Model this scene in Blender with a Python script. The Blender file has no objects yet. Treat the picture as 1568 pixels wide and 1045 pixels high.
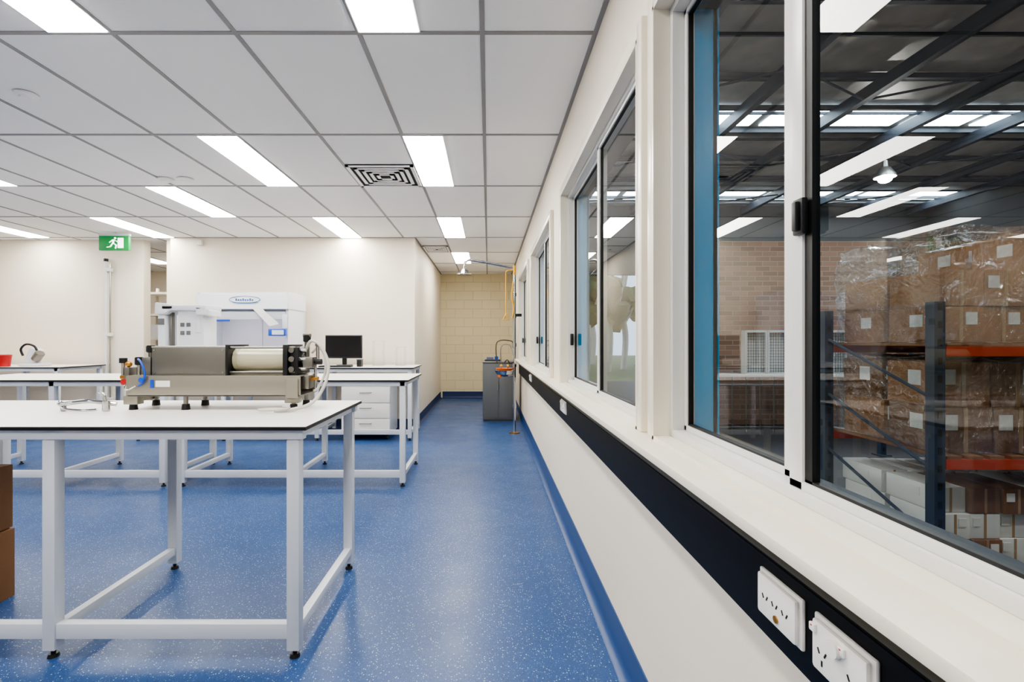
import bpy, bmesh, math, random
from mathutils import Vector, Matrix, noise
random.seed(7)
SC=bpy.context.scene
SC.view_settings.view_transform='AgX'
try: SC.view_settings.look='AgX - Medium High Contrast'
except Exception: pass
H=1.28; CEIL=2.78

# ---------------------------------------------------------------- materials
def lin(c):
    o=[]
    for v in c:
        v=v/255.0
        o.append(v/12.92 if v<=0.04045 else ((v+0.055)/1.055)**2.4)
    return (o[0],o[1],o[2],1)
def mat(name,c,rough=0.5,metal=0.0,bump=0.0,bscale=40,var=0.0,vscale=3,spec=0.5,emit=0,coat=0):
    m=bpy.data.materials.new(name); m.use_nodes=True
    nt=m.node_tree; b=nt.nodes['Principled BSDF']
    col=lin(c)
    b.inputs['Base Color'].default_value=col
    b.inputs['Roughness'].default_value=rough
    b.inputs['Metallic'].default_value=metal
    b.inputs['Specular IOR Level'].default_value=spec
    b.inputs['Coat Weight'].default_value=coat
    tc=nt.nodes.new('ShaderNodeTexCoord')
    if var>0:
        n=nt.nodes.new('ShaderNodeTexNoise'); n.inputs['Scale'].default_value=vscale; n.inputs['Detail'].default_value=4
        nt.links.new(tc.outputs['Object'],n.inputs['Vector'])
        r=nt.nodes.new('ShaderNodeMix'); r.data_type='RGBA'
        r.inputs[6].default_value=tuple(v*(1-var) for v in col[:3])+(1,)
        r.inputs[7].default_value=tuple(min(1,v*(1+var)) for v in col[:3])+(1,)
        nt.links.new(n.outputs['Fac'],r.inputs[0]); nt.links.new(r.outputs[2],b.inputs['Base Color'])
    if bump>0:
        n=nt.nodes.new('ShaderNodeTexNoise'); n.inputs['Scale'].default_value=bscale; n.inputs['Detail'].default_value=3
        nt.links.new(tc.outputs['Object'],n.inputs['Vector'])
        bp=nt.nodes.new('ShaderNodeBump'); bp.inputs['Strength'].default_value=bump; bp.inputs['Distance'].default_value=0.01
        nt.links.new(n.outputs['Fac'],bp.inputs['Height']); nt.links.new(bp.outputs['Normal'],b.inputs['Normal'])
    if emit>0:
        b.inputs['Emission Color'].default_value=col; b.inputs['Emission Strength'].default_value=emit
    return m
def brickmat(name,c1,c2,mc,bw,bh,mortar,bump=0.4,plane='XZ',rough=0.8):
    m=mat(name,c1,rough); nt=m.node_tree; b=nt.nodes['Principled BSDF']
    tc=nt.nodes.new('ShaderNodeTexCoord'); s=nt.nodes.new('ShaderNodeSeparateXYZ'); c=nt.nodes.new('ShaderNodeCombineXYZ')
    nt.links.new(tc.outputs['Object'],s.inputs[0])
    nt.links.new(s.outputs[plane[0]],c.inputs[0]); nt.links.new(s.outputs[plane[1]],c.inputs[1])
    t=nt.nodes.new('ShaderNodeTexBrick'); nt.links.new(c.outputs[0],t.inputs['Vector'])
    t.inputs['Scale'].default_value=1; t.inputs['Color1'].default_value=lin(c1); t.inputs['Color2'].default_value=lin(c2)
    t.inputs['Mortar'].default_value=lin(mc); t.inputs['Mortar Size'].default_value=mortar
    t.inputs['Brick Width'].default_value=bw; t.inputs['Row Height'].default_value=bh; t.inputs['Mortar Smooth'].default_value=.3
    nt.links.new(t.outputs['Color'],b.inputs['Base Color'])
    bp=nt.nodes.new('ShaderNodeBump'); bp.invert=True; bp.inputs['Strength'].default_value=bump; bp.inputs['Distance'].default_value=0.006
    nt.links.new(t.outputs['Fac'],bp.inputs['Height']); nt.links.new(bp.outputs['Normal'],b.inputs['Normal'])
    return m
def floormat():
    m=mat('blue_safety_vinyl',(52,96,166),0.33); nt=m.node_tree; b=nt.nodes['Principled BSDF']
    tc=nt.nodes.new('ShaderNodeTexCoord')
    n=nt.nodes.new('ShaderNodeTexNoise'); n.inputs['Scale'].default_value=1.6; n.inputs['Detail'].default_value=6; n.inputs['Roughness'].default_value=.65
    nt.links.new(tc.outputs['Object'],n.inputs['Vector'])
    mx=nt.nodes.new('ShaderNodeMix'); mx.data_type='RGBA'
    mx.inputs[6].default_value=lin((28,59,106)); mx.inputs[7].default_value=lin((47,82,132))
    nt.links.new(n.outputs['Fac'],mx.inputs[0])
    last=mx.outputs[2]
    for sc,th,col in ((95,.22,(175,196,220)),(160,.24,(108,144,192)),(130,.24,(12,32,72))):
        v=nt.nodes.new('ShaderNodeTexVoronoi'); v.inputs['Scale'].default_value=sc
        nt.links.new(tc.outputs['Object'],v.inputs['Vector'])
        lt=nt.nodes.new('ShaderNodeMath'); lt.operation='LESS_THAN'; lt.inputs[1].default_value=th
        nt.links.new(v.outputs['Distance'],lt.inputs[0])
        sp=nt.nodes.new('ShaderNodeSeparateColor'); nt.links.new(v.outputs['Color'],sp.inputs[0])
        l2=nt.nodes.new('ShaderNodeMath'); l2.operation='LESS_THAN'; l2.inputs[1].default_value=.4
        nt.links.new(sp.outputs[0],l2.inputs[0])
        mu=nt.nodes.new('ShaderNodeMath'); mu.operation='MULTIPLY'; nt.links.new(lt.outputs[0],mu.inputs[0]); nt.links.new(l2.outputs[0],mu.inputs[1])
        k=nt.nodes.new('ShaderNodeMix'); k.data_type='RGBA'; nt.links.new(mu.outputs[0],k.inputs[0])
        nt.links.new(last,k.inputs[6]); k.inputs[7].default_value=lin(col); last=k.outputs[2]
    nt.links.new(last,b.inputs['Base Color'])
    n2=nt.nodes.new('ShaderNodeTexNoise'); n2.inputs['Scale'].default_value=5; n2.inputs['Detail'].default_value=5
    nt.links.new(tc.outputs['Object'],n2.inputs['Vector'])
    mr=nt.nodes.new('ShaderNodeMapRange'); mr.inputs[3].default_value=.26; mr.inputs[4].default_value=.48
    nt.links.new(n2.outputs['Fac'],mr.inputs[0]); nt.links.new(mr.outputs[0],b.inputs['Roughness'])
    b.inputs['Specular IOR Level'].default_value=.4
    n3=nt.nodes.new('ShaderNodeTexNoise'); n3.inputs['Scale'].default_value=160
    nt.links.new(tc.outputs['Object'],n3.inputs['Vector'])
    bp=nt.nodes.new('ShaderNodeBump'); bp.inputs['Strength'].default_value=.12; bp.inputs['Distance'].default_value=.003
    nt.links.new(n3.outputs['Fac'],bp.inputs['Height']); nt.links.new(bp.outputs['Normal'],b.inputs['Normal'])
    return m
def glassmat(name,tint,f0=.06,bump=0,rough=0.0,bs=7):
    m=bpy.data.materials.new(name); m.use_nodes=True; nt=m.node_tree; nt.nodes.remove(nt.nodes['Principled BSDF'])
    out=nt.nodes['Material Output']
    t=nt.nodes.new('ShaderNodeBsdfTransparent'); t.inputs[0].default_value=lin(tint)
    g=nt.nodes.new('ShaderNodeBsdfGlossy'); g.inputs['Roughness'].default_value=rough; g.inputs[0].default_value=(1,1,1,1)
    lw=nt.nodes.new('ShaderNodeLayerWeight'); lw.inputs[0].default_value=.5
    p=nt.nodes.new('ShaderNodeMath'); p.operation='POWER'; p.inputs[1].default_value=5
    nt.links.new(lw.outputs['Facing'],p.inputs[0])
    ma=nt.nodes.new('ShaderNodeMath'); ma.operation='MULTIPLY_ADD'; ma.inputs[1].default_value=1-f0; ma.inputs[2].default_value=f0
    nt.links.new(p.outputs[0],ma.inputs[0])
    mx=nt.nodes.new('ShaderNodeMixShader')
    nt.links.new(ma.outputs[0],mx.inputs[0]); nt.links.new(t.outputs[0],mx.inputs[1]); nt.links.new(g.outputs[0],mx.inputs[2])
    nt.links.new(mx.outputs[0],out.inputs[0])
    if bump:
        tc=nt.nodes.new('ShaderNodeTexCoord'); n=nt.nodes.new('ShaderNodeTexNoise'); n.inputs['Scale'].default_value=bs; n.inputs['Detail'].default_value=4; n.inputs['Distortion'].default_value=2
        nt.links.new(tc.outputs['Object'],n.inputs['Vector'])
        bp=nt.nodes.new('ShaderNodeBump'); bp.inputs['Strength'].default_value=bump; bp.inputs['Distance'].default_value=.1
        nt.links.new(n.outputs['Fac'],bp.inputs['Height']); nt.links.new(bp.outputs['Normal'],g.inputs['Normal'])
    return m

M={}
M['wall']=mat('cream_wall_paint',(226,216,199),.55,bump=.05,bscale=90)
M['block']=brickmat('painted_blockwork',(216,203,168),(212,199,164),(192,179,144),.4,.2,.006,.5)
M['ceil']=mat('ceiling_tile',(242,240,236),.85,bump=.15,bscale=300,var=.02,vscale=60)
M['tbar']=mat('ceiling_tbar',(140,138,136),.6)
M['lamp']=mat('led_panel',(255,252,246),.5,emit=38)
M['lampframe']=mat('led_frame',(230,230,230),.4)
M['hoodfill']=mat('hood_fill',(250,250,252),.5,emit=14)  # glow for the added fill strip in the hood
M['floor']=floormat()
M['cove']=mat('blue_cove_vinyl',(28,62,112),.38,var=.05,vscale=8)
M['navy']=mat('dark_blue_skirting',(18,40,86),.45)
M['trunk']=mat('black_trunking',(6,6,8),.5,spec=.2)
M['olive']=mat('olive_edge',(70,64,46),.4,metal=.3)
M['gloss']=mat('gloss_cream_timber',(228,220,203),.25,var=.03,vscale=9)
M['sill']=mat('white_sill_timber',(224,216,200),.4,bump=.15,bscale=45,var=.03,vscale=30)
M['alu']=mat('white_aluminium',(214,213,208),.3)
M['seal']=mat('black_seal',(8,8,8),.5)
M['glass']=glassmat('window_glass',(232,236,236),.04)
M['white']=mat('white_powdercoat',(205,209,215),.35)
M['lam']=mat('white_laminate',(228,224,219),.35,var=.01)
M['black']=mat('black_edge',(8,8,10),.4)
M['bplast']=mat('black_plastic',(9,9,11),.4)
M['steel']=mat('brushed_steel',(132,129,122),.36,metal=.9,var=.06,vscale=12)
M['steellid']=mat('steel_lid',(170,166,156),.4,metal=.7)
M['chrome']=mat('chrome',(190,190,190),.12,metal=1)
M['beige']=mat('channel_steel',(150,146,134),.4,metal=.7,var=.04)
M['creamcyl']=mat('cream_cylinder',(188,182,155),.3)
M['brass']=mat('brass',(185,135,65),.3,metal=.9)
M['bluep']=mat('blue_plastic',(8,70,180),.35)
M['red']=mat('red_plastic',(165,20,18),.4)
M['plate']=mat('socket_plastic',(226,223,216),.3)
M['hose']=mat('translucent_hose',(195,190,180),.25)
M['card']=mat('cardboard',(162,114,70),.8,var=.1,vscale=4)
M['card2']=mat('cardboard_dark',(128,90,56),.8,var=.15,vscale=5)
M['tape']=mat('packing_tape',(175,140,96),.3)
M['label']=mat('paper_label',(226,226,222),.6)
M['green']=mat('exit_green',(0,110,50),.4,emit=.5)
M['exitw']=mat('exit_white',(250,250,250),.4,emit=2)
M['grey']=mat('grey_cabinet',(92,94,95),.45)
M['dgrey']=mat('dark_grey_cabinet',(56,58,60),.45)
M['yellow']=mat('safety_yellow',(220,165,15),.4)
M['orange']=mat('safety_orange',(228,110,8),.4)
M['rack_o']=mat('rack_orange',(185,66,28),.5)
M['rack_b']=mat('rack_blue_grey',(34,48,64),.5)
M['colblue']=mat('blue_painted_reveal',(20,175,235),.4)
M['brick']=brickmat('red_brick',(160,124,104),(130,100,83),(156,140,124),.23,.076,.008,.5)
M['conc']=mat('warehouse_concrete',(74,70,66),.5,var=.15,vscale=1.5)
M['whwall']=mat('warehouse_cladding',(52,52,52),.7)
M['foil']=mat('roof_foil_insulation',(180,175,166),.42,metal=.3,bump=1.0,bscale=3.5,var=.45,vscale=2.5)
M['sky']=mat('translucent_skylight',(222,240,254),.5,emit=20)
M['whlampfill']=mat('high_bay_and_fill_led',(252,250,246),.5,emit=520)
M['beam']=mat('roof_steel',(26,32,40),.55)
M['bark']=mat('gum_bark',(215,212,200),.7,var=.15,vscale=3)
M['leaf']=mat('leaves',(60,92,38),.7,var=.4,vscale=4)
M['grass']=mat('grass',(110,120,80),.9,var=.2)
M['wrap']=glassmat('shrink_wrap',(238,240,241),.12,bump=.9,rough=.08,bs=10)
M['acry']=glassmat('clear_acrylic',(247,249,250),.03)
M['hoodglass']=glassmat('hood_sash_glass',(244,243,247),.03)
M['hoodwhite']=mat('hood_white',(208,211,217),.3)
M['hoodlav']=mat('hood_interior',(214,212,217),.4)
M['hooddk']=mat('hood_dark',(90,97,115),.4)
M['screen']=mat('monitor_screen',(7,7,9),.2)
M['lblue']=mat('logo_blue',(20,95,165),.5)
M['dark']=mat('vent_dark',(30,30,30),.8)

# ---------------------------------------------------------------- builder
class O:
    def __init__(s,name): s.name=name; s.bm=bmesh.new(); s.mats=[]
    def _add(s,t,m,smooth=False):
        m=M[m]
        if m not in s.mats: s.mats.append(m)
        i=s.mats.index(m)
        for f in t.faces: f.material_index=i; f.smooth=smooth
        me=bpy.data.meshes.new('t'); t.to_mesh(me); t.free(); s.bm.from_mesh(me); bpy.data.meshes.remove(me)
    def box(s,x0,x1,y0,y1,z0,z1,m,bev=0,rot=None):
        t=bmesh.new(); bmesh.ops.create_cube(t,size=1)
        bmesh.ops.scale(t,vec=(x1-x0,y1-y0,z1-z0),verts=t.verts)
        if bev: bmesh.ops.bevel(t,geom=list(t.edges),offset=bev,segments=2,affect='EDGES',profile=.6)
        if rot is not None: bmesh.ops.transform(t,matrix=rot,verts=t.verts)
        bmesh.ops.translate(t,vec=((x0+x1)/2,(y0+y1)/2,(z0+z1)/2),verts=t.verts)
        s._add(t,m,False); return s
    def cyl(s,p0,p1,r,m,r2=None,seg=20,bev=0):
        p0=Vector(p0);p1=Vector(p1);d=p1-p0
        t=bmesh.new(); bmesh.ops.create_cone(t,cap_ends=True,segments=seg,radius1=r,radius2=r if r2 is None else r2,depth=d.length)
        if bev: bmesh.ops.bevel(t,geom=[e for e in t.edges if abs(e.verts[0].co.z-e.verts[1].co.z)<1e-6],offset=bev,segments=2,affect='EDGES')
        q=d.to_track_quat('Z','Y').to_matrix().to_4x4()
        bmesh.ops.transform(t,matrix=Matrix.Translation((p0+p1)/2)@q,verts=t.verts)
        s._add(t,m,True); return s
    def tube(s,pts,r,m,seg=10,smooth=True):
        P=[Vector(p) for p in pts]
        if smooth and len(P)>2:
            Q=[]
            for i in range(len(P)-1):
                a=P[max(i-1,0)];b=P[i];c=P[i+1];d=P[min(i+2,len(P)-1)]
                for k in range(6):
                    u=k/6
                    Q.append(.5*((2*b)+(c-a)*u+(2*a-5*b+4*c-d)*u*u+(3*b-a-3*c+d)*u**3))
            Q.append(P[-1]); P=Q
        t=bmesh.new(); n=None; rings=[]
        for i,p in enumerate(P):
            tg=(P[min(i+1,len(P)-1)]-P[max(i-1,0)]).normalized()
            if n is None:
                n=tg.orthogonal().normalized()
            else:
                n=(n-tg*n.dot(tg)).normalized()
            b=tg.cross(n)
            rings.append([t.verts.new(p+r*(math.cos(2*math.pi*k/seg)*n+math.sin(2*math.pi*k/seg)*b)) for k in range(seg)])
        for a,b in zip(rings,rings[1:]):
            for k in range(seg): t.faces.new((a[k],a[(k+1)%seg],b[(k+1)%seg],b[k]))
        t.faces.new(rings[0][::-1]); t.faces.new(rings[-1])
        s._add(t,m,True); return s
    def lathe(s,c,prof,m,seg=28,mtx=None):
        t=bmesh.new(); rings=[]
        for r,z in prof:
            rings.append([t.verts.new((max(r,1e-4)*math.cos(2*math.pi*k/seg),max(r,1e-4)*math.sin(2*math.pi*k/seg),z)) for k in range(seg)])
        for a,b in zip(rings,rings[1:]):
            for k in range(seg): t.faces.new((a[k],a[(k+1)%seg],b[(k+1)%seg],b[k]))
        if mtx is not None: bmesh.ops.transform(t,matrix=mtx,verts=t.verts)
        bmesh.ops.translate(t,vec=c,verts=t.verts)
        s._add(t,m,True); return s
    def prism(s,pts,axis,a0,a1,m,bev=0):
        t=bmesh.new()
        def v(p,a):
            return {'X':(a,p[0],p[1]),'Y':(p[0],a,p[1]),'Z':(p[0],p[1],a)}[axis]
        A=[t.verts.new(v(p,a0)) for p in pts];B=[t.verts.new(v(p,a1)) for p in pts]
        n=len(pts)
        t.faces.new(A);t.faces.new(B[::-1])
        for i in range(n): t.faces.new((A[i],B[i],B[(i+1)%n],A[(i+1)%n]))
        bmesh.ops.recalc_face_normals(t,faces=t.faces)
        if bev: bmesh.ops.bevel(t,geom=list(t.edges),offset=bev,segments=2,affect='EDGES')
        s._add(t,m,False); return s
    def sph(s,c,r,m,sc=(1,1,1),sub=2,jit=0):
        t=bmesh.new(); bmesh.ops.create_icosphere(t,subdivisions=sub,radius=r)
        if jit:
            for q in t.verts: q.co*=1+jit*(random.random()-.5)
        bmesh.ops.scale(t,vec=sc,verts=t.verts); bmesh.ops.translate(t,vec=c,verts=t.verts)
        s._add(t,m,jit==0); return s
    def quad(s,pts,m):
        t=bmesh.new(); t.faces.new([t.verts.new(p) for p in pts]); s._add(t,m); return s
    def done(s,parent=None):
        me=bpy.data.meshes.new(s.name); 
        vs=[v.co for v in s.bm.verts]
        lo=Vector((min(v.x for v in vs),min(v.y for v in vs),min(v.z for v in vs)));hi=Vector((max(v.x for v in vs),max(v.y for v in vs),max(v.z for v in vs)))
        o=Vector(((lo.x+hi.x)/2,(lo.y+hi.y)/2,lo.z))
        bmesh.ops.translate(s.bm,vec=-o,verts=s.bm.verts)
        s.bm.to_mesh(me); s.bm.free()
        for m in s.mats: me.materials.append(m)
        me.set_sharp_from_angle(angle=math.radians(38))
        ob=bpy.data.objects.new(s.name,me); SC.collection.objects.link(ob)
        if parent: ob.parent=parent; ob.location=o-parent.location
        else: ob.location=o
        return ob
def RY(a): return Matrix.Rotation(a,4,'Y')
def RX(a): return Matrix.Rotation(a,4,'X')
def RZ(a): return Matrix.Rotation(a,4,'Z')

# ---------------------------------------------------------------- room shell
WX=.53     # inner face of the window wall
XB=-1.07   # corridor corner
O('floor').box(-8.1,WX+.02,-3,11.4,-.1,0,'floor').done()
O('ceiling').box(-8.1,WX,-3,11.4,CEIL,CEIL+.12,'ceil').done()
g=O('ceiling_grid')
k=0
while -.03-.6*k>-8: 
    x=-.03-.6*k
    y1=11.2 if x>XB else (7.25 if x>-4.61 else 10.8)
    g.box(x-.012,x+.012,-3,y1,CEIL-.004,CEIL,'tbar'); k+=1
for n in range(-4,8):
    y=2.43+1.2*n
    if y<7.2: g.box(-8,WX,y-.012,y+.012,CEIL-.0042,CEIL,'tbar')
    else:
        if y<11.2: g.box(XB,WX,y-.012,y+.012,CEIL-.0042,CEIL,'tbar')
        if y<10.8: g.box(-8,-4.61,y-.012,y+.012,CEIL-.0042,CEIL,'tbar')
g.box(WX-.022,WX,-3,11.2,CEIL-.006,CEIL,'tbar')
g.box(-4.61,XB,7.228,7.25,CEIL-.006,CEIL,'tbar'); g.box(XB,XB+.022,7.23,11.2,CEIL-.006,CEIL,'tbar')
g.done()

# windows: (opening y0,y1, mullion)
ZS,ZT=.98,2.30
WINS=[(.42,1.53),(1.69,3.48),(4.12,5.91),(6.55,8.34)]
w=O('wall_right')
w.box(WX,WX+.15,-3,16,0,ZS-.0,'wall')
w.box(WX,WX+.15,-3,16,ZT,5.6,'wall')
ys=[-3]+[v for a in WINS for v in a]+[16]
for i in range(0,len(ys),2): w.box(WX,WX+.15,ys[i],ys[i+1],ZS,ZT,'wall')
w.done()
O('wall_back').box(-4.61,XB,7.25,7.4,0,CEIL,'wall').done()
O('wall_corridor').box(XB-.15,XB,7.4,11.2,0,CEIL,'wall').done()
O('wall_far').box(XB-.15,WX,11.2,11.35,0,CEIL,'block').done()
O('wall_back_left').box(-8,-5.1,7.4,7.55,0,CEIL,'wall').done()
O('wall_left').box(-8.1,-8,-3,11.4,0,CEIL,'wall').done()
O('wall_front').box(-8,WX,-3.1,-3,0,CEIL,'wall').done()
O('wall_store_back').box(-8,-4.61,10.8,10.95,0,CEIL,'wall').done()
O('wall_store_side').box(-4.76,-4.61,7.4,10.8,0,CEIL,'wall').done()
def cove(name,prof,axis,a0,a1,m='cove'):
    O(name).prism(prof,axis,a0,a1,m).done()
def covep(x,s):
    pts=[(x,.15),(x+s*.005,.15),(x+s*.005,.04)]
    for i in range(1,5):
        a=i/5*math.pi/2; pts.append((x+s*(.005+.035*(1-math.cos(a))),.04-.037*math.sin(a)))
    pts+= [(x+s*.04,.002),(x+s*.04,.0),(x,.0)]
    return pts
cove('baseboard_right',covep(WX,-1),'Y',-3,11.19)
cove('baseboard_corridor',covep(XB,1),'Y',7.26,11.19,'navy')
cove('baseboard_far',[(p[0],p[1]) for p in covep(11.2,-1)],'X',XB+.04,WX-.04,'navy')
cove('baseboard_back',[(p[0],p[1]) for p in covep(7.25,-1)],'X',-4.61,XB,'navy')
cove('baseboard_back_left',[(p[0],p[1]) for p in covep(7.4,-1)],'X',-7.99,-5.1,'navy')

# lights
def panel(x,y):
    o=O('ceiling_light_panel')
    o.box(x,x+.3,y+.01,y+1.19,CEIL-.007,CEIL-.002,'lampframe')
    o.box(x+.008,x+.292,y+.018,y+1.182,CEIL-.010,CEIL-.006,'lamp')
    o.done()
for x,y in [(-.63,1.23),(-.63,3.63),(-.63,6.03),(-.63,8.43),(-2.13,1.23),(-2.13,3.63),(-2.13,6.03),(-3.33,4.83),(-4.83,6.03),(-6.63,6.03),
            (-.63,-1.17),(-2.13,-1.17),(-3.93,-1.17),(-4.83,1.23),(-4.83,3.63),(-6.63,1.23),(-6.63,3.63),(-6.4,8.5)]:
    panel(x,y)
def vent(x,y,s,sx=None):
    o=O('air_vent'); sx=sx or s
    z=CEIL-.004
    o.box(x,x+sx,y,y+s,z-.001,z+.002,'dark')
    cx,cy=x+sx/2,y+s/2
    for i,k in enumerate((1,.8,.62,.44,.26)):
        a,b=sx/2*k,s/2*k
        wd=.03
        zz=z-.012
        mm='lampframe'
        o.box(cx-a,cx+a,cy-b,cy-b+wd,zz,zz+.006,mm); o.box(cx-a,cx+a,cy+b-wd,cy+b,zz,zz+.006,mm)
        o.box(cx-a,cx-a+wd,cy-b,cy+b,zz,zz+.006,mm); o.box(cx+a-wd,cx+a,cy-b,cy+b,zz,zz+.006,mm)
    o.done()
vent(-1.22,4.24,.58); vent(-1.04,7.85,.56,.4)
def disc(name,x,y,r):
    O(name).lathe((x,y,CEIL),[(.001,-.03),(r*.5,-.03),(r*.62,-.02),(r,-.014),(r,-.004)],'ceil').done()
disc('smoke_detector',-2.80,3.03,.06); disc('ceiling_speaker',-2.98,4.62,.07); disc('ceiling_speaker',-2.80,4.62,.07)
o=O('motion_sensor').box(-4.2,-4.13,7.19,7.25,2.66,2.74,'plate',.012).done()

# ---------------------------------------------------------------- window frames
def window(i,y0,y1,ms,mw=.06):
    o=O('window_%d'%i); xf=WX-.03
    c=.05
    o.box(xf,WX+.0,y0-c,y0,ZS,ZT+c,'gloss',.006); o.box(xf,WX,y1,y1+c,ZS,ZT+c,'gloss',.006)
    o.box(xf,WX,y0,y1,ZT,ZT+c,'gloss',.006)
    e=.012
    for a,b,m,m2 in ((xf,WX+.09,'gloss','gloss'),(WX+.09,WX+.165,'colblue','seal')):
        o.box(a,b,y0,y0+e,ZS,ZT,m); o.box(a,b,y1-e,y1,ZS,ZT,m)
        o.box(a,b,y0,y1,ZT-e,ZT,m2); o.box(a,b,y0,y1,ZS,ZS+e,m2)
    o.box(WX+.152,WX+.17,y1-e,y1+.06,ZS-.06,ZT+.06,'colblue'); o.box(WX+.152,WX+.17,y0-.06,y0+e,ZS-.06,ZT+.06,'colblue')
    a0,a1=y0+e,y1-e; b0,b1=ZS+e,ZT-e; fx0,fx1=WX+.02,WX+.085; t=.022
    o.box(fx0,fx1,a0,a0+t,b0,b1,'alu',.002)
    o.box(fx0,fx1-.01,a1-t,a1,b0,b1,'alu',.002)
    o.box(fx0,fx1,a0,a1,b1-t,b1,'alu',.002); o.box(fx0,fx1,a0,a1,b0,b0+t,'alu',.002)
    def sash(s0,s1,x,st0,st1,q0,q1):
        r=.016; 
        o.box(x-.012,x+.012,s0,s0+st0,b0+t,b1-t,'alu',.002); o.box(x-.012,x+.012,s1-st1,s1,b0+t,b1-t,'alu',.002)
        o.box(x-.012,x+.012,s0,s1,b1-t-r,b1-t,'alu',.002); o.box(x-.012,x+.012,s0,s1,b0+t,b0+t+r,'alu',.002)
        q=.005; g0,g1,h0,h1=s0+st0,s1-st1,b0+t+r,b1-t-r
        o.box(x-.007,x+.007,g0,g0+q0,h0,h1,'seal');o.box(x-.007,x+.007,g1-q1,g1,h0,h1,'seal')
        o.box(x-.007,x+.007,g0,g1,h0,h0+q,'seal');o.box(x-.007,x+.007,g0,g1,h1-q,h1,'seal')
        o.quad([(x,g0,h0),(x,g1,h0),(x,g1,h1),(x,g0,h1)],'glass')
    sash(ms-.02,a1-t,WX+.067,mw,.018,.005,.005)
    sash(a0+t,ms-.025,WX+.038,.03,.038,.005,.02)
    return o
HZ=1.50
o=window(1,*WINS[0],.95)
o.box(WX+.016,WX+.028,.872,.90,HZ-.032,HZ+.032,'bplast',.004)
o.box(WX+.008,WX+.018,.878,.89,HZ-.026,HZ+.026,'bplast',.003)
o.done()
for i,(a,b) in enumerate(WINS[1:]):
    o=window(i+2,a,b,(a+b)/2,.05)
    o.box(WX+.03,WX+.05,b-.075,b-.045,HZ-.25,HZ-.17,'bplast',.005)
    o.done()
o=O('trim_window_sill')
o.box(.43,WX+.0,-3,8.45,ZS-.022,ZS,'sill',.004)
o.done()
o=O('trim_bench_trunking')
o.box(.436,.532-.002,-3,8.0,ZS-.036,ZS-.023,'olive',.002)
o.box(.485,.53,-3,8.0,.765,ZS-.037,'trunk',.003)
o.box(.482,.486,-3,8.0,.90,.904,'trunk')
o.done()

# ---------------------------------------------------------------- sockets
def socket(y0,y1,z0,z1,kind=0):
    o=O('power_outlet'); x=.485
    o.box(x-.006,x,y0,y1,z0,z1,'plate',.003)
    o.box(x-.014,x-.005,y0+.006,y1-.006,z0+.005,z1-.005,'plate',.005)
    xc=x-.0145; zc=(z0+z1)/2
    def slot(y,z,a): o.box(xc-.0004,xc+.001,y-.0012,y+.0012,z-.004,z+.004,'seal',rot=RX(a))
    n=2 if kind else 1
    for k in range(n):
        yy=y0+(y1-y0)*((k+.5)/n if kind else .5)
        if kind:
            slot(yy-.007,zc-.004,.5); slot(yy+.007,zc-.004,-.5); slot(yy,zc-.019,0)
            o.box(xc-.004,xc+.001,yy+(.017)-.006,yy+.017+.006,zc+.018,zc+.03,'plate',.002)
            o.box(xc-.0044,xc-.003,yy+.0155,yy+.0185,zc+.026,zc+.028,'red')
        else:
            for dy in (-.028,.0,.028):
                slot(yy+dy-.006,zc+.0,.5); slot(yy+dy+.006,zc+.0,-.5)
            o.cyl((xc,yy-.005,zc-.02),(xc-.002,yy-.005,zc-.02),.006,'brass',seg=14)
    if kind: o.cyl((xc+.001,(y0+y1)/2,zc+.02),(xc-.008,(y0+y1)/2,zc+.02),.012,'plate',seg=20)
    o.done()
socket(.764,.884,.804,.883,0)
socket(.618,.736,.802,.883,1)
for y in (3.1,5.6): socket(y,y+.2,.82,.90,1)

# ---------------------------------------------------------------- benches
TZ=.94
def bench(x0,x1,y0,y1,legs,backbar=False):
    o=O('lab_bench')
    o.box(x0,x1,y0,y1,TZ-.016,TZ-.002,'black',.001)
    o.box(x0+.001,x1-.001,y0+.001,y1-.001,TZ-.003,TZ,'lam')
    i=.02; t=.05; a=TZ-.016
    o.box(x0+i,x1-i,y0+i,y0+i+.04,a-.04,a,'white',.002); o.box(x0+i,x1-i,y1-i-.04,y1-i,a-.04,a,'white',.002)
    for L in legs:
        o.box(L-.02,L+.02,y0+i,y1-i,a-.04,a-.001,'white')
        for yy in (y0+i,y1-i-t):
            o.box(L-t/2,L+t/2,yy,yy+t,.035,a-.042,'white',.003)
            o.cyl((L,yy+t/2,.012),(L,yy+t/2,.036),.009,'black',seg=10)
            o.cyl((L,yy+t/2,0),(L,yy+t/2,.014),.021,'black',r2=.017,seg=16)
        o.box(L-.018,L+.018,y0+i+t,y1-i-t,.085,.125,'white',.002)
    for a0,a1 in zip(sorted(legs),sorted(legs)[1:]):
        o.box(a0+t/2,a1-t/2,y0+i+.006,y0+i+.044,.08,.14,'white',.002)
    o.done()
bench(-2.79,-.725,1.985,2.86,[-.785,-1.765,-2.735])
bench(-2.745,-.70,4.36,5.24,[-.755,-1.70,-2.69])
bench(-4.91,-2.80,4.36,5.24,[-2.86,-3.83,-4.85])
bench(-4.55,-.96,6.38,7.19,[-1.01,-2.2,-3.4,-4.5])
bench(-7.9,-5.58,6.5,7.3,[-5.64,-6.7,-7.8])

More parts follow.
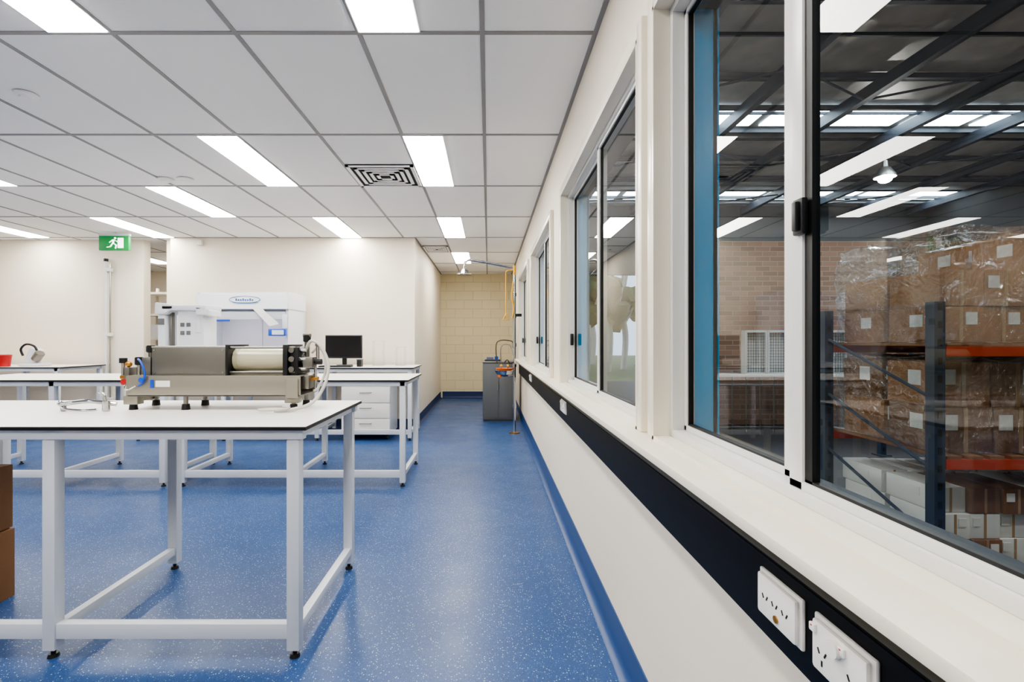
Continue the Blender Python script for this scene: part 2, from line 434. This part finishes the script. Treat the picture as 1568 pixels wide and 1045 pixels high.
# ---------------------------------------------------------------- syringe pump
o=O('high_pressure_pump')
Y0=2.45
o.box(-1.769,-.921,Y0,Y0+.24,1.008,1.014,'beige'); o.box(-1.769,-.921,Y0,Y0+.006,1.008,1.108,'beige',.002)
o.box(-1.769,-.921,Y0+.234,Y0+.24,1.008,1.108,'beige'); o.box(-1.769,-.921,Y0,Y0+.24,1.104,1.110,'beige',.002)
o.box(-1.775,-1.769,Y0,Y0+.24,.975,1.11,'beige'); o.box(-.99,-.93,Y0-.012,Y0,1.0,1.095,'beige',.004)
for x in (-1.76,-.965,-1.50):
    for y in (Y0+.03,Y0+.2):
        o.cyl((x,y,.94),(x,y,.968),.02,'bplast',r2=.017); o.cyl((x,y,.968),(x,y,1.008),.011,'steel')
o.box(-1.79,-1.72,Y0,Y0+.05,.968,1.01,'beige',.004); o.box(-1.0,-.93,Y0,Y0+.05,.975,1.01,'beige',.004)
o.box(-1.663,-1.295,Y0+.02,Y0+.22,1.11,1.254,'steel',.004)
o.box(-1.664,-1.294,Y0+.018,Y0+.222,1.246,1.2545,'steellid',.002)
for x in (-1.65,-1.31):
    for z in (1.125,1.235): o.cyl((x,Y0+.021,z),(x,Y0+.016,z),.004,'chrome',seg=10)
o.box(-1.295,-1.283,Y0+.01,Y0+.23,1.11,1.262,'bplast',.002)
o.cyl((-1.283,Y0+.11,1.186),(-1.011,Y0+.11,1.186),.056,'creamcyl',seg=40)
for x in (-1.283,-1.04): o.cyl((x,Y0+.11,1.186),(x+.022,Y0+.11,1.186),.060,'creamcyl',seg=40,bev=.002)
for y,z in ((.035,1.125),(.185,1.125),(.035,1.247),(.185,1.247)): o.cyl((-1.29,Y0+y,z),(-.96,Y0+y,z),.006,'steel',seg=12)
o.box(-1.3,-1.02,Y0+.04,Y0+.18,1.11,1.128,'beige',.002)
o.box(-1.013,-.99,Y0+.01,Y0+.22,1.11,1.262,'bplast',.003)
o.box(-.985,-.945,Y0+.03,Y0+.2,1.112,1.25,'bplast',.006)
o.cyl((-.99,Y0+.11,1.186),(-.93,Y0+.11,1.186),.032,'steel',seg=24,bev=.003)
for z in (1.14,1.19,1.235):
    o.cyl((-.975,Y0+.02,z),(-.975,Y0+.035,z),.014,'steel',seg=18); o.cyl((-.945,Y0+.06,z),(-.915,Y0+.06,z),.011,'chrome',seg=12)
o.cyl((-.925,Y0+.1,1.13),(-.925,Y0+.1,1.275),.012,'steel',seg=14)
o.cyl((-.925,Y0+.1,1.275),(-.925,Y0+.1,1.31),.019,'bplast',seg=16,bev=.003); o.box(-.945,-.905,Y0+.09,Y0+.11,1.30,1.318,'steel',.004)
o.box(-.93,-.88,Y0+.05,Y0+.12,1.145,1.2,'steel',.006); o.box(-.935,-.895,Y0+.04,Y0+.12,1.04,1.11,'steel',.006)
o.cyl((-.88,Y0+.085,1.175),(-.845,Y0+.085,1.175),.014,'bplast',seg=16); o.cyl((-.865,Y0+.085,1.19),(-.865,Y0+.085,1.25),.009,'chrome',seg=12)
o.cyl((-.9,Y0+.08,1.09),(-.86,Y0+.08,1.09),.011,'brass',seg=6); o.cyl((-.875,Y0+.08,1.03),(-.875,Y0+.08,1.15),.007,'chrome',seg=12)
o.sph((-.865,Y0+.085,1.26),.014,'steel')
o.tube([(-.925,Y0+.09,1.24),(-.89,Y0+.06,1.28),(-.84,Y0+.04,1.26),(-.795,Y0+.03,1.17),(-.80,Y0+.0,1.07),(-.85,Y0-.03,.985),(-.93,Y0-.06,.955),(-1.02,Y0-.07,.948)],.008,'hose')
o.tube([(-.90,Y0+.1,1.22),(-.86,Y0+.09,1.245),(-.825,Y0+.07,1.2),(-.82,Y0+.06,1.12),(-.85,Y0+.05,1.05),(-.875,Y0+.06,1.03)],.006,'hose')
o.tube([(-1.02+.07*math.cos(a*.5),Y0-.07+.045*math.sin(a*.5),.948+.001*a) for a in range(0,16)],.006,'hose')
o.box(-1.72,-1.675,Y0+.03,Y0+.12,1.11,1.20,'steel',.005)
o.cyl((-1.70,Y0+.07,1.2),(-1.70,Y0+.07,1.225),.012,'steel'); o.cyl((-1.70,Y0+.07,1.222),(-1.70,Y0+.07,1.258),.022,'bplast',seg=20,bev=.004)
o.cyl((-1.745,Y0+.05,1.16),(-1.745,Y0+.05,1.2),.02,'bplast',seg=20,bev=.003)
o.cyl((-1.745,Y0+.05,1.11),(-1.745,Y0+.05,1.16),.011,'chrome',seg=14)
o.box(-1.80,-1.775,Y0+.02,Y0+.09,1.06,1.15,'steel',.005)
o.cyl((-1.80,Y0+.05,1.10),(-1.835,Y0+.05,1.10),.012,'brass',seg=6); o.cyl((-1.825,Y0+.05,1.06),(-1.825,Y0+.05,1.17),.009,'chrome',seg=14)
o.cyl((-1.825,Y0+.05,1.17),(-1.825,Y0+.05,1.195),.018,'bplast',seg=16)
o.sph((-1.79,Y0+.04,1.165),.016,'brass'); o.cyl((-1.79,Y0+.02,1.08),(-1.79,Y0+.0,1.08),.014,'red',seg=16)
o.tube([(-1.73,Y0+.02,1.19),(-1.695,Y0-.01,1.175),(-1.675,Y0-.012,1.12),(-1.69,Y0-.01,1.075),(-1.71,Y0-.008,1.06)],.005,'bluep')
o.cyl((-1.69,Y0-.003,1.09),(-1.69,Y0-.02,1.09),.012,'bluep',seg=14)
o.tube([(-1.80,Y0+.05,1.08),(-1.80,Y0+.02,1.05),(-1.76,Y0-.01,1.04),(-1.72,Y0-.01,1.06)],.004,'chrome')
o.box(-1.63,-1.56,Y0-.002,Y0,1.055,1.085,'label'); o.box(-1.655,-1.64,Y0-.003,Y0,1.05,1.09,'bluep')
o.done()
o=O('chrome_tap_spout')
yy=2.42
o.tube([(-2.07,yy,.985),(-2.06,yy-.01,.975),(-2.0,yy,.982),(-1.93,yy,.988),(-1.86,yy+.01,.98),(-1.815,yy+.02,.972)],.011,'chrome')
o.cyl((-2.055,yy,.941),(-2.06,yy,.985),.014,'chrome',r2=.011); o.cyl((-1.85,yy,.941),(-1.85,yy,.99),.017,'chrome',seg=18,bev=.003)
o.tube([(-1.85,yy,.99),(-1.86,yy,1.02),(-1.885,yy,1.03)],.006,'chrome')
o.tube([(-2.06,yy,.972),(-2.04,yy-.02,.955),(-1.95,yy-.03,.948),(-1.88,yy-.02,.95)],.006,'chrome')
o.done()

# cardboard boxes under front bench
o=O('cardboard_box')
o.box(-2.70,-2.385,2.28,2.52,0,.34,'card2',.004); o.box(-2.57,-2.53,2.278,2.28,0,.34,'tape'); o.box(-2.68,-2.42,2.276,2.28,.30,.335,'card2')
o.done()
o=O('cardboard_box')
o.box(-2.70,-2.395,2.28,2.52,.345,.66,'card2',.004); o.box(-2.57,-2.53,2.278,2.28,.345,.66,'tape'); o.box(-2.57,-2.53,2.28,2.52,.659,.661,'tape')
o.done()

# ---------------------------------------------------------------- tall analyser on left bench
o=O('laboratory_analyser')
S=.14
o.box(-3.40+S,-2.96+S,4.86,5.18,.94,.985,'hoodwhite',.01)
o.box(-3.20+S,-2.94+S,4.92,5.16,.985,1.60,'hoodwhite',.015)
o.box(-3.34+S,-2.90+S,4.88,5.18,1.58,1.635,'hoodwhite',.015)
o.prism([(-3.40+S,1.54),(-3.30+S,1.54),(-3.22+S,1.60),(-3.22+S,1.635),(-3.40+S,1.66)],'Y',4.88,5.1,'hoodwhite',.008)
o.prism([(-3.0+S,1.54),(-2.86+S,1.52),(-2.86+S,1.58),(-3.0+S,1.62)],'Y',4.88,5.1,'hoodwhite',.008)
o.box(-3.38+S,-3.31+S,4.90,5.1,.985,1.54,'white',.01); o.box(-3.375+S,-3.315+S,4.896,4.90,1.44,1.50,'grey'); 
o.box(-3.295+S,-3.27+S,4.95,5.0,.985,1.57,'steel',.004)
for k in range(2):
    for j in range(2): o.box(-3.17+.06*k+S,-3.13+.06*k+S,4.915,4.922,1.42-.08*j,1.46-.08*j,'grey',.004)
o.box(-3.02+S,-2.97+S,4.915,4.922,1.36,1.5,'hoodlav',.004)
o.done()

# ---------------------------------------------------------------- biosafety hood
o=O('biosafety_cabinet')
X0,X1=-3.78,-2.60
o.box(X0,X1,6.5,7.10,.941,1.0,'hoodwhite',.008)
o.box(X0,X1,7.04,7.10,1.0,1.9,'hoodlav')
prof=[(6.46,1.0),(6.5,1.42),(6.5,1.91),(7.10,1.91),(7.10,1.0)]
o.prism(prof,'X',X0,X0+.035,'hoodwhite',.004); o.prism(prof,'X',X1-.035,X1,'hoodwhite',.004)
o.prism([(6.46,1.69),(6.5,1.90),(6.56,1.92),(7.10,1.92),(7.10,1.69)],'X',X0-.02,X1+.01,'hoodwhite',.008)
o.box(X0+.04,X1-.04,6.53,7.04,1.62,1.69,'hoodlav')
o.box(X0+.15,X1-.15,6.6,6.66,1.60,1.62,'hoodfill')  # glowing strip added to brighten the hood interior
o.box(X0+.035,X1-.035,6.49,6.53,1.67,1.69,'hooddk')
o.prism([(6.50,1.56),(6.47,1.66),(6.49,1.66),(6.52,1.56)],'X',X0+.035,X1-.035,'hoodwhite',.002)
o.box(X0+.22,X0+.42,6.49,6.50,1.535,1.56,'bluep',.004)
o.quad([(X0+.035,6.49,1.2),(X1-.035,6.49,1.2),(X1-.035,6.505,1.56),(X0+.035,6.505,1.56)],'hoodglass')
o.box(X0+.035,X1-.035,6.485,6.5,1.19,1.205,'hoodwhite')
for k in (1,): o.box(X0+.6,X0+.604,7.036,7.04,1.0,1.6,'hooddk')
cx=-3.15
o.box(cx-.17,cx+.17,6.466,6.484,1.78,1.85,'label',rot=None)
o.tube([(cx+.2*math.cos(a*math.pi/12),6.462,1.815+.045*math.sin(a*math.pi/12)) for a in range(25)],.004,'lblue',seg=6,smooth=False)
for k in range(8): o.box(cx-.12+.03*k,cx-.10+.03*k,6.462,6.466,1.80,1.80+(.02 if k%3 else .03),'lblue')
for k in range(5): o.box(-2.82+.03*k,-2.80+.03*k,6.476,6.482,1.755,1.775,'dgrey')
o.prism([(-3.04,1.70),(-2.93,1.71),(-2.70,1.50),(-2.82,1.47)],'Y',6.44,6.446,'label')
o.box(-2.82,-2.60,6.40,6.46,1.345,1.435,'bluep',.008); o.box(-2.77,-2.62,6.396,6.40,1.36,1.42,'hoodwhite')
o.box(-2.66,-2.61,6.44,6.5,1.44,1.62,'white',.01)
o.box(-3.3,-3.1,6.8,6.95,1.0,1.12,'bplast',.01); o.prism([(-3.35,1.1),(-3.2,1.16),(-3.05,1.12),(-3.2,1.05)],'Y',6.6,6.62,'label')
o.done()

# monitor
o=O('computer_monitor')
o.box(-2.22,-1.72,6.80,6.835,1.045,1.36,'bplast',.006); o.box(-2.205,-1.735,6.797,6.80,1.07,1.347,'screen')
o.box(-2.0,-1.94,6.835,6.87,.96,1.2,'bplast',.006); o.cyl((-1.97,6.85,.94),(-1.97,6.85,.955),.11,'bplast',seg=30,bev=.003)
o.done()
o=O('computer_keyboard'); o.box(-2.2,-1.78,6.46,6.58,.941,.957,'bplast',.004)
for r in range(4):
    for k in range(13): o.box(-2.19+.031*k,-2.165+.031*k,6.465+.028*r,6.488+.028*r,.956,.961,'dgrey')
o.done()
o=O('clear_acrylic_stand')
for x0,x1,h in ((-1.60,-1.46,.34),(-1.28,-1.16,.26)):
    for x in (x0,x1): o.box(x-.003,x+.003,6.9,7.05,.94,.94+h,'acry')
    o.box(x0,x1,6.9,7.05,.94+h-.006,.94+h,'acry'); o.box(x0-.01,x1+.01,6.89,7.06,.94,.946,'acry')
o.done()
o=O('specimen_case'); o.box(-1.74,-1.68,6.6,6.7,.94,1.03,'bplast',.006); o.box(-1.745,-1.675,6.595,6.705,1.03,1.04,'grey',.003); o.done()
# drawers
o=O('drawer_pedestal')
o.box(-1.90,-1.27,6.46,6.98,.07,.69,'white',.006)
for k in range(3):
    z=.085+.2*k; o.box(-1.895,-1.275,6.445,6.462,z,z+.19,'lam',.004); o.tube([(-1.66,6.447,z+.13),(-1.655,6.425,z+.13),(-1.515,6.425,z+.13),(-1.51,6.447,z+.13)],.005,'steel',smooth=False)
for x in (-1.85,-1.32):
    for y in (6.52,6.92): o.cyl((x-.012,y,.027),(x+.012,y,.027),.027,'bplast'); o.box(x-.015,x+.015,y-.012,y+.012,.045,.072,'bplast')
o.done()

# left device + red container
o=O('bench_centrifuge')
bx,by=-6.15,6.8
o.box(bx-.14,bx+.12,by-.12,by+.12,.94,.98,'hoodwhite',.015)
o.cyl((bx-.04,by,.98),(bx+.02,by,1.17),.095,'hoodwhite',r2=.08,seg=28,bev=.01); o.cyl((bx+.05,by-.06,1.03),(bx+.13,by-.08,1.12),.055,'steel',seg=20,bev=.005)
o.tube([(bx-.13,by-.05,1.08),(bx-.15,by-.06,1.17),(bx-.08,by-.06,1.235),(bx+.03,by-.06,1.21),(bx+.07,by-.05,1.12)],.014,'bplast')
o.done()
o=O('red_container'); o.lathe((-6.42,6.62,.94),[(.0,0),(.07,0),(.085,.14),(.09,.145),(.09,.155),(.07,.16),(.0,.165)],'red'); o.cyl((-6.42,6.62,1.1),(-6.42,6.62,1.13),.03,'label'); o.done()

# exit sign + conduit
o=O('exit_sign')
sx0,sx1,sy,z0,z1=-5.36,-4.95,6.88,2.53,2.73
o.box(sx0,sx1,sy,sy+.05,z0,z1,'green',.004)
o.box(sx0-.008,sx1+.008,sy+.005,sy+.045,z1,z1+.03,'white',.004); o.box(-5.17,-5.14,sy+.01,sy+.04,z1+.02,CEIL,'white')
ya,yb=sy-.002,sy+.001
o.prism([(-5.10,z0+.03),(-5.02,z0+.03),(-5.02,z1-.03),(-5.10,z1-.03)],'Y',ya,yb,'exitw')
def P(pts,m='exitw'): o.prism([(-5.23+a*.2,z0+.02+b*.16) for a,b in pts],'Y',ya-.001,yb,m)
P([(.42,.86),(.5,.82),(.56,.88),(.54,.97),(.46,1.0),(.4,.94)])
P([(.3,.8),(.44,.8),(.4,.48),(.28,.45)]); P([(.38,.5),(.28,.5),(.1,.2),(.18,.15)]); P([(.1,.2),(.18,.15),(-.1,.1),(-.1,.17)])
P([(.28,.52),(.4,.5),(.6,.32),(.52,.28)]); P([(.52,.34),(.6,.32),(.55,.02),(.46,.02)]); P([(.3,.8),(.34,.74),(.1,.5),(.06,.56)]); P([(.4,.78),(.44,.72),(.62,.58),(.66,.64)])
o.done()
o=O('door_rail_post')
o.cyl((-5.62,7.35,0),(-5.62,7.35,2.45),.022,'alu'); o.cyl((-5.565,7.36,0),(-5.565,7.36,2.42),.012,'chrome')
for z in (.4,1.35,2.3): o.box(-5.65,-5.54,7.33,7.395,z,z+.05,'alu',.004)
o.cyl((-5.62,7.35,2.45),(-5.62,7.35,2.49),.03,'bplast')
o.done()
o=O('storage_shelving')
for x in (-6.45,-5.35):
    for y in (9.3,9.75): o.box(x-.02,x+.02,y-.02,y+.02,0,2.3,'gloss')
for z in (.3,.8,1.3,1.75,2.15):
    o.box(-6.47,-5.33,9.28,9.77,z,z+.04,'gloss')
for z in (.84,1.34): 
    for k in range(3): o.box(-6.4+.35*k,-6.12+.35*k,9.35,9.7,z,z+.25,'hoodwhite',.004)
o.done()

# ---------------------------------------------------------------- safety shower
o=O('safety_shower')
px,py=.36,6.95
o.cyl((px,py,0),(px,py,.012),.075,'brass',seg=24); o.cyl((px,py,.012),(px,py,2.2),.019,'chrome')
o.tube([(px,py,2.2),(px-.01,py,2.28),(px-.08,py,2.31),(-.2,py,2.40),(-.31,py,2.39),(-.335,py,2.31)],.017,'chrome')
o.cyl((px,py,2.2),(px,py,2.33),.02,'yellow')
o.lathe((-.335,py,2.2),[(.10,0),(.10,.012),(.085,.03),(.045,.07),(.022,.085),(.02,.12)],'chrome'); o.cyl((-.335,py,2.2),(-.335,py,2.206),.095,'steel')
o.tube([(px-.02,py,2.27),(.25,py,2.25),(.243,py,2.15),(.243,py,1.62)],.008,'yellow')
o.tube([(.243,py,1.66),(.20,py,1.57),(.285,py,1.57),(.243,py,1.66)],.008,'yellow',smooth=False)
o.tube([(px-.015,py-.02,2.1),(px-.04,py-.03,1.9),(px-.01,py-.02,1.75),(px-.03,py-.03,1.6)],.010,'yellow')
for z in (.35,.92,1.2,1.6,1.9): o.cyl((px,py,z),(px,py,z+.05),.027,'chrome')
o.box(px+.02,px+.1,py-.02,py+.02,1.62,1.66,'bplast',.004)
o.tube([(px,py,.80),(.30,py,.80),(.23,py-.02,.80)],.014,'chrome')
o.lathe((.22,py-.04,.80),[(.03,0),(.1,.03),(.13,.075),(.135,.075),(.105,.02),(.03,-.01)],'chrome')
o.lathe((.22,py-.04,.84),[(.08,0),(.115,.06),(.12,.065)],'orange')
for d in (-.045,.045): o.tube([(.22,py-.04,.83),(.22+d,py-.04,.85),(.22+d,py-.04,.93)],.008,'chrome'); o.sph((.22+d,py-.04,.94),.018,'yellow')
o.box(.13,.17,py-.1,py-.06,.78,.90,'orange',.006)
o.tube([(.12,py+.1,.96),(.12,py+.1,1.26),(.32,py+.1,1.28),(.34,py+.05,1.2),(px,py,1.15)],.008,'olive')
o.tube([(.18,py+.1,.95),(.18,py+.1,1.2),(.30,py+.1,1.22),(.34,py+.05,1.1),(px,py,1.05)],.007,'steel')
o.tube([(px,py,1.0),(.30,py-.03,.97),(.26,py-.05,1.02),(.22,py-.03,.98)],.007,'bplast')
o.done()
o=O('metal_storage_cabinet')
o.box(-.09,.42,7.97,8.55,.03,.93,'grey',.006); o.box(-.08,.41,7.98,8.54,0,.03,'dgrey')
o.box(-.095,.425,7.955,8.56,.93,.955,'steel',.004)
o.box(-.05,.16,7.962,7.972,.06,.9,'grey',.004);o.box(.17,.38,7.962,7.972,.06,.9,'grey',.004); o.box(-.092,-.089,8.0,8.52,.06,.9,'dgrey')
o.tube([(.145,7.962,.5),(.145,7.94,.5),(.145,7.94,.62),(.145,7.962,.62)],.005,'chrome',smooth=False)
o.done()
o=O('sink_tray'); o.box(-.06,.2,8.05,8.4,.957,.975,'bplast',.005); o.box(-.03,.08,8.1,8.25,.975,1.02,'hooddk',.006); o.box(.1,.16,8.1,8.2,.975,1.03,'bluep',.006); o.done()

# ---------------------------------------------------------------- warehouse
O('floor_warehouse').box(WX+.15,14.2,-3,16,-.1,0,'conc').done()
w=O('wall_warehouse_far')
w.box(WX+.15,2.4,16,16.2,0,5.6,'whwall'); w.box(5.6,14.2,16,16.2,0,5.6,'whwall'); w.box(2.4,5.6,16,16.2,3.4,5.6,'whwall'); w.done()
O('wall_warehouse_right').box(14,14.2,-3,16,0,5.6,'whwall').done()
O('wall_warehouse_front').box(WX+.15,14,-3.2,-3,0,5.6,'whwall').done()
O('wall_brick').box(3.05,13.9,7.7,7.95,0,2.82,'brick').done()
O('ceiling_warehouse').box(WX,14.2,-3.2,16.2,5.6,5.7,'foil').done()
o=O('skylight_panels')
for y in (3.0,6.0,9.2,14.4):
    for k in range(9): 
        if y==6.0 and k<7: continue
        o.box(1.2+1.4*k,1.2+1.4*k+1.2,y,y+.8,5.585,5.598,'sky')
o.done()
o=O('roof_beams')
for k in range(8): o.box(1.0+1.75*k,1.12+1.75*k,-2.9,15.9,5.3,5.5,'beam')
for k in range(15): o.box(.9,13.9,-1.5+1.2*k,-1.47+1.2*k,5.5,5.55,'beam')
for y in (-1,.8,2.6,4.4,6.2,8,9.1,10.1,11.6,13.2,14.8): o.box(.9,13.9,y,y+.07,5.5,5.58,'beam')
for y in (1,4.2,7.4,10.6,13.8):
    o.tube([(1.06,y,5.33),(2.81,y+1.0,5.33),(4.56,y,5.33),(6.31,y+1,5.33),(8.06,y,5.33),(9.8,y+1,5.33),(11.5,y,5.33)],.02,'beam',smooth=False)
o.done()
for x,y in ((8.4,10.6),(3.6,1.0),(7,1.6)):  # far lamp is real; both near ones are unseen, added as warehouse fill
    o=O('high_bay_and_fill_lamp'); o.lathe((x,y,4.75),[(.2,0),(.19,.05),(.1,.2),(.06,.22),(.05,.35)],'steel'); o.sph((x,y,4.72),.13,'whlampfill',(1,1,.7)); o.cyl((x,y,5.1),(x,y,5.6),.01,'beam'); o.done()

# pallet rack with wrapped cartons
def carton(o,x,y,z,a,b,c,m='card',lab=True):
    o.box(x,x+a,y,y+b,z,z+c,m,.004); o.box(x+a*.46,x+a*.54,y-.002,y,z,z+c,'tape'); 
    if lab and random.random()<.75: 
        lx=x+a*random.choice((.08,.6)); o.box(lx,lx+a*.26,y-.004,y,z+c*.5,z+c*.84,'label')
    if lab and random.random()<.6: o.box(x-.003,x,y+b*.3,y+b*.55,z+c*.45,z+c*.8,'label')
def wrapbox(o,x0,x1,y0,y1,z0,z1):
    t=bmesh.new(); bmesh.ops.create_cube(t,size=1); bmesh.ops.subdivide_edges(t,edges=t.edges,cuts=16,use_grid_fill=True)
    for v in t.verts:
        v.co=Vector((x0+(v.co.x+.5)*(x1-x0),y0+(v.co.y+.5)*(y1-y0),z0+(v.co.z+.5)*(z1-z0)))
        v.co+=noise.noise_vector(v.co*6)*.04+noise.noise_vector(v.co*17)*.012
        if v.co.z<z0: v.co.z=z0
    o._add(t,'wrap',True)
def rack(name,x0,n,bay,y0,dep,levels,h):
    o=O(name)
    for k in range(n+1):
        x=x0+bay*k
        for y in (y0,y0+dep): 
            o.box(x-.03,x+.03,y-.03,y+.03,0,h,'rack_b'); o.box(x-.07,x+.07,y-.06,y+.06,0,.01,'rack_b')
            for q in range(int(h/.1)): o.box(x-.012,x+.012,y-.032,y-.03,.05+.1*q,.09+.1*q,'seal')
        z=.15
        while z<h-.4: o.cyl((x,y0,z),(x,y0+dep,z+.35),.01,'rack_b',seg=8); z+=.4
    for z in levels:
        for y in (y0,y0+dep): o.box(x0+.04,x0+bay*n-.04,y-.025,y+.025,z-.055,z,'rack_o')
        for q in range(int(bay*n/.12)): o.box(x0+.05+.12*q,x0+.13+.12*q,y0-.02,y0+dep+.02,z,z+.018,'card2')
    return o
levels=[.62,1.25]
RX0=2.5; RYF=2.8
rk=rack('pallet_rack',RX0,3,1.45,RYF,.9,levels,1.5).done()
def stack(name,x0,x1,dy,z0,rows,cw,ch,m,wrap=True,top=None,ry=RYF,par=None):
    o=O(name); y0=ry+.05
    n=int((x1-x0)/cw); 
    for r in range(rows):
        for k in range(n):
            if r==rows-1 and top and random.random()<top: continue
            yy=y0+random.random()*.05
            for q in range(2): carton(o,x0+k*cw+.003,yy+q*dy/2,z0+r*ch,cw-.008,dy/2-.04,ch-.003,random.choice(m))
    if wrap: wrapbox(o,x0-.03,x0+n*cw+.03,y0-.03,y0+dy+.02,z0+.004,z0+rows*ch+.02)
    o.done(par)
z1_=.64; z2_=1.272
for b in range(3):
    xa=RX0+.08+1.45*b; xb=xa+1.30
    stack('carton_stack',xa,xb,.8,z1_,2,(.31,.42,.36)[b],.26,['card2','card2','card'],par=rk)
    stack('carton_stack',xa,xb,.8,z2_,3,(.26,.31,.25)[b],.21,['card','card','card2'],top=.4,par=rk)
    stack('white_carton_stack' if b==0 else 'carton_stack',xa,xb,.8,0,3,.18,.145,['label','card2'] if b==0 else ['card2'],wrap=b>0,par=rk)
# second rack row behind
rk2=rack('pallet_rack',4.4,3,1.6,4.7,.9,[.75,1.5],1.9).done()
for b in range(3):
    xa=4.5+1.6*b; xb=xa+1.42
    stack('carton_stack',xa,xb,.8,1.53,3,.34,.24,['card','card2'],top=.4,ry=4.7,par=rk2)
    stack('carton_stack',xa,xb,.8,.78,2,.4,.28,['card2'],ry=4.7,par=rk2)
# service counter and mesh cages against the brick wall
o=O('warehouse_counter')
o.box(3.1,5.3,6.8,7.3,.79,.82,'alu',.004)
for k in range(12): o.cyl((3.15+.19*k,6.85,0),(3.15+.19*k,6.85,.79),.009,'steel',seg=10)
for z in (.1,.68): o.cyl((3.1,6.85,z),(5.3,6.85,z),.010,'steel',seg=10)
for x in (3.15,5.25): o.box(x-.02,x+.02,7.22,7.26,0,.79,'alu')
o.done()
for k,x in enumerate((3.56,3.87,4.35,4.66)):
    o=O('mesh_cage'); y=6.92; w=.28
    o.box(x+.015,x+w-.015,y+.08,y+.1,.84,1.38,'label')
    for q in range(8): 
        o.box(x+w/8*q,x+w/8*q+.004,y,y+.004,.84,1.40,'bplast')
    for q in range(14): o.box(x,x+w,y,y+.004,.86+.04*q,.864+.04*q,'bplast')
    for q in (x,x+w): o.box(q-.012,q+.012,y-.01,y+.11,.82,1.42,'alu')
    o.box(x,x+w,y-.01,y+.11,1.40,1.43,'alu'); o.box(x,x+w,y-.01,y+.11,.82,.845,'alu')
    o.done()
# outside trees
O('ground_outside').box(-8,20,16.2,45,-.12,-.02,'grass').done()
for i,(x,y) in enumerate(((3.9,20),(5.0,21),(6.2,23),(4.7,26),(5.8,28))):
    o=O('gum_tree'); o.tube([(x,y,-.05),(x+.1,y,1.5),(x-.1,y,3),(x+.2,y,5)],.14,'bark'); o.tube([(x,y,2.0),(x+.5,y,3),(x+.7,y,4.5)],.07,'bark')
    for k in range(14): o.sph((x+random.uniform(-1.3,1.5),y+random.uniform(-1,1),random.uniform(2.2,5.5)),random.uniform(.3,.6),'leaf',sub=2,jit=.5)
    o.done()

# ---------------------------------------------------------------- world, camera
wd=bpy.data.worlds.new('sky'); SC.world=wd; wd.use_nodes=True
bg=wd.node_tree.nodes['Background']; bg.inputs[0].default_value=(.62,.78,1,1); bg.inputs[1].default_value=2
cam=bpy.data.cameras.new('camera'); co=bpy.data.objects.new('camera',cam); SC.collection.objects.link(co)
co.location=(0,0,H); co.rotation_euler=(math.pi/2,0,0)
cam.sensor_width=36; cam.lens=766/1568*36; cam.shift_x=36/1568; cam.clip_start=.02; cam.clip_end=200
SC.camera=co
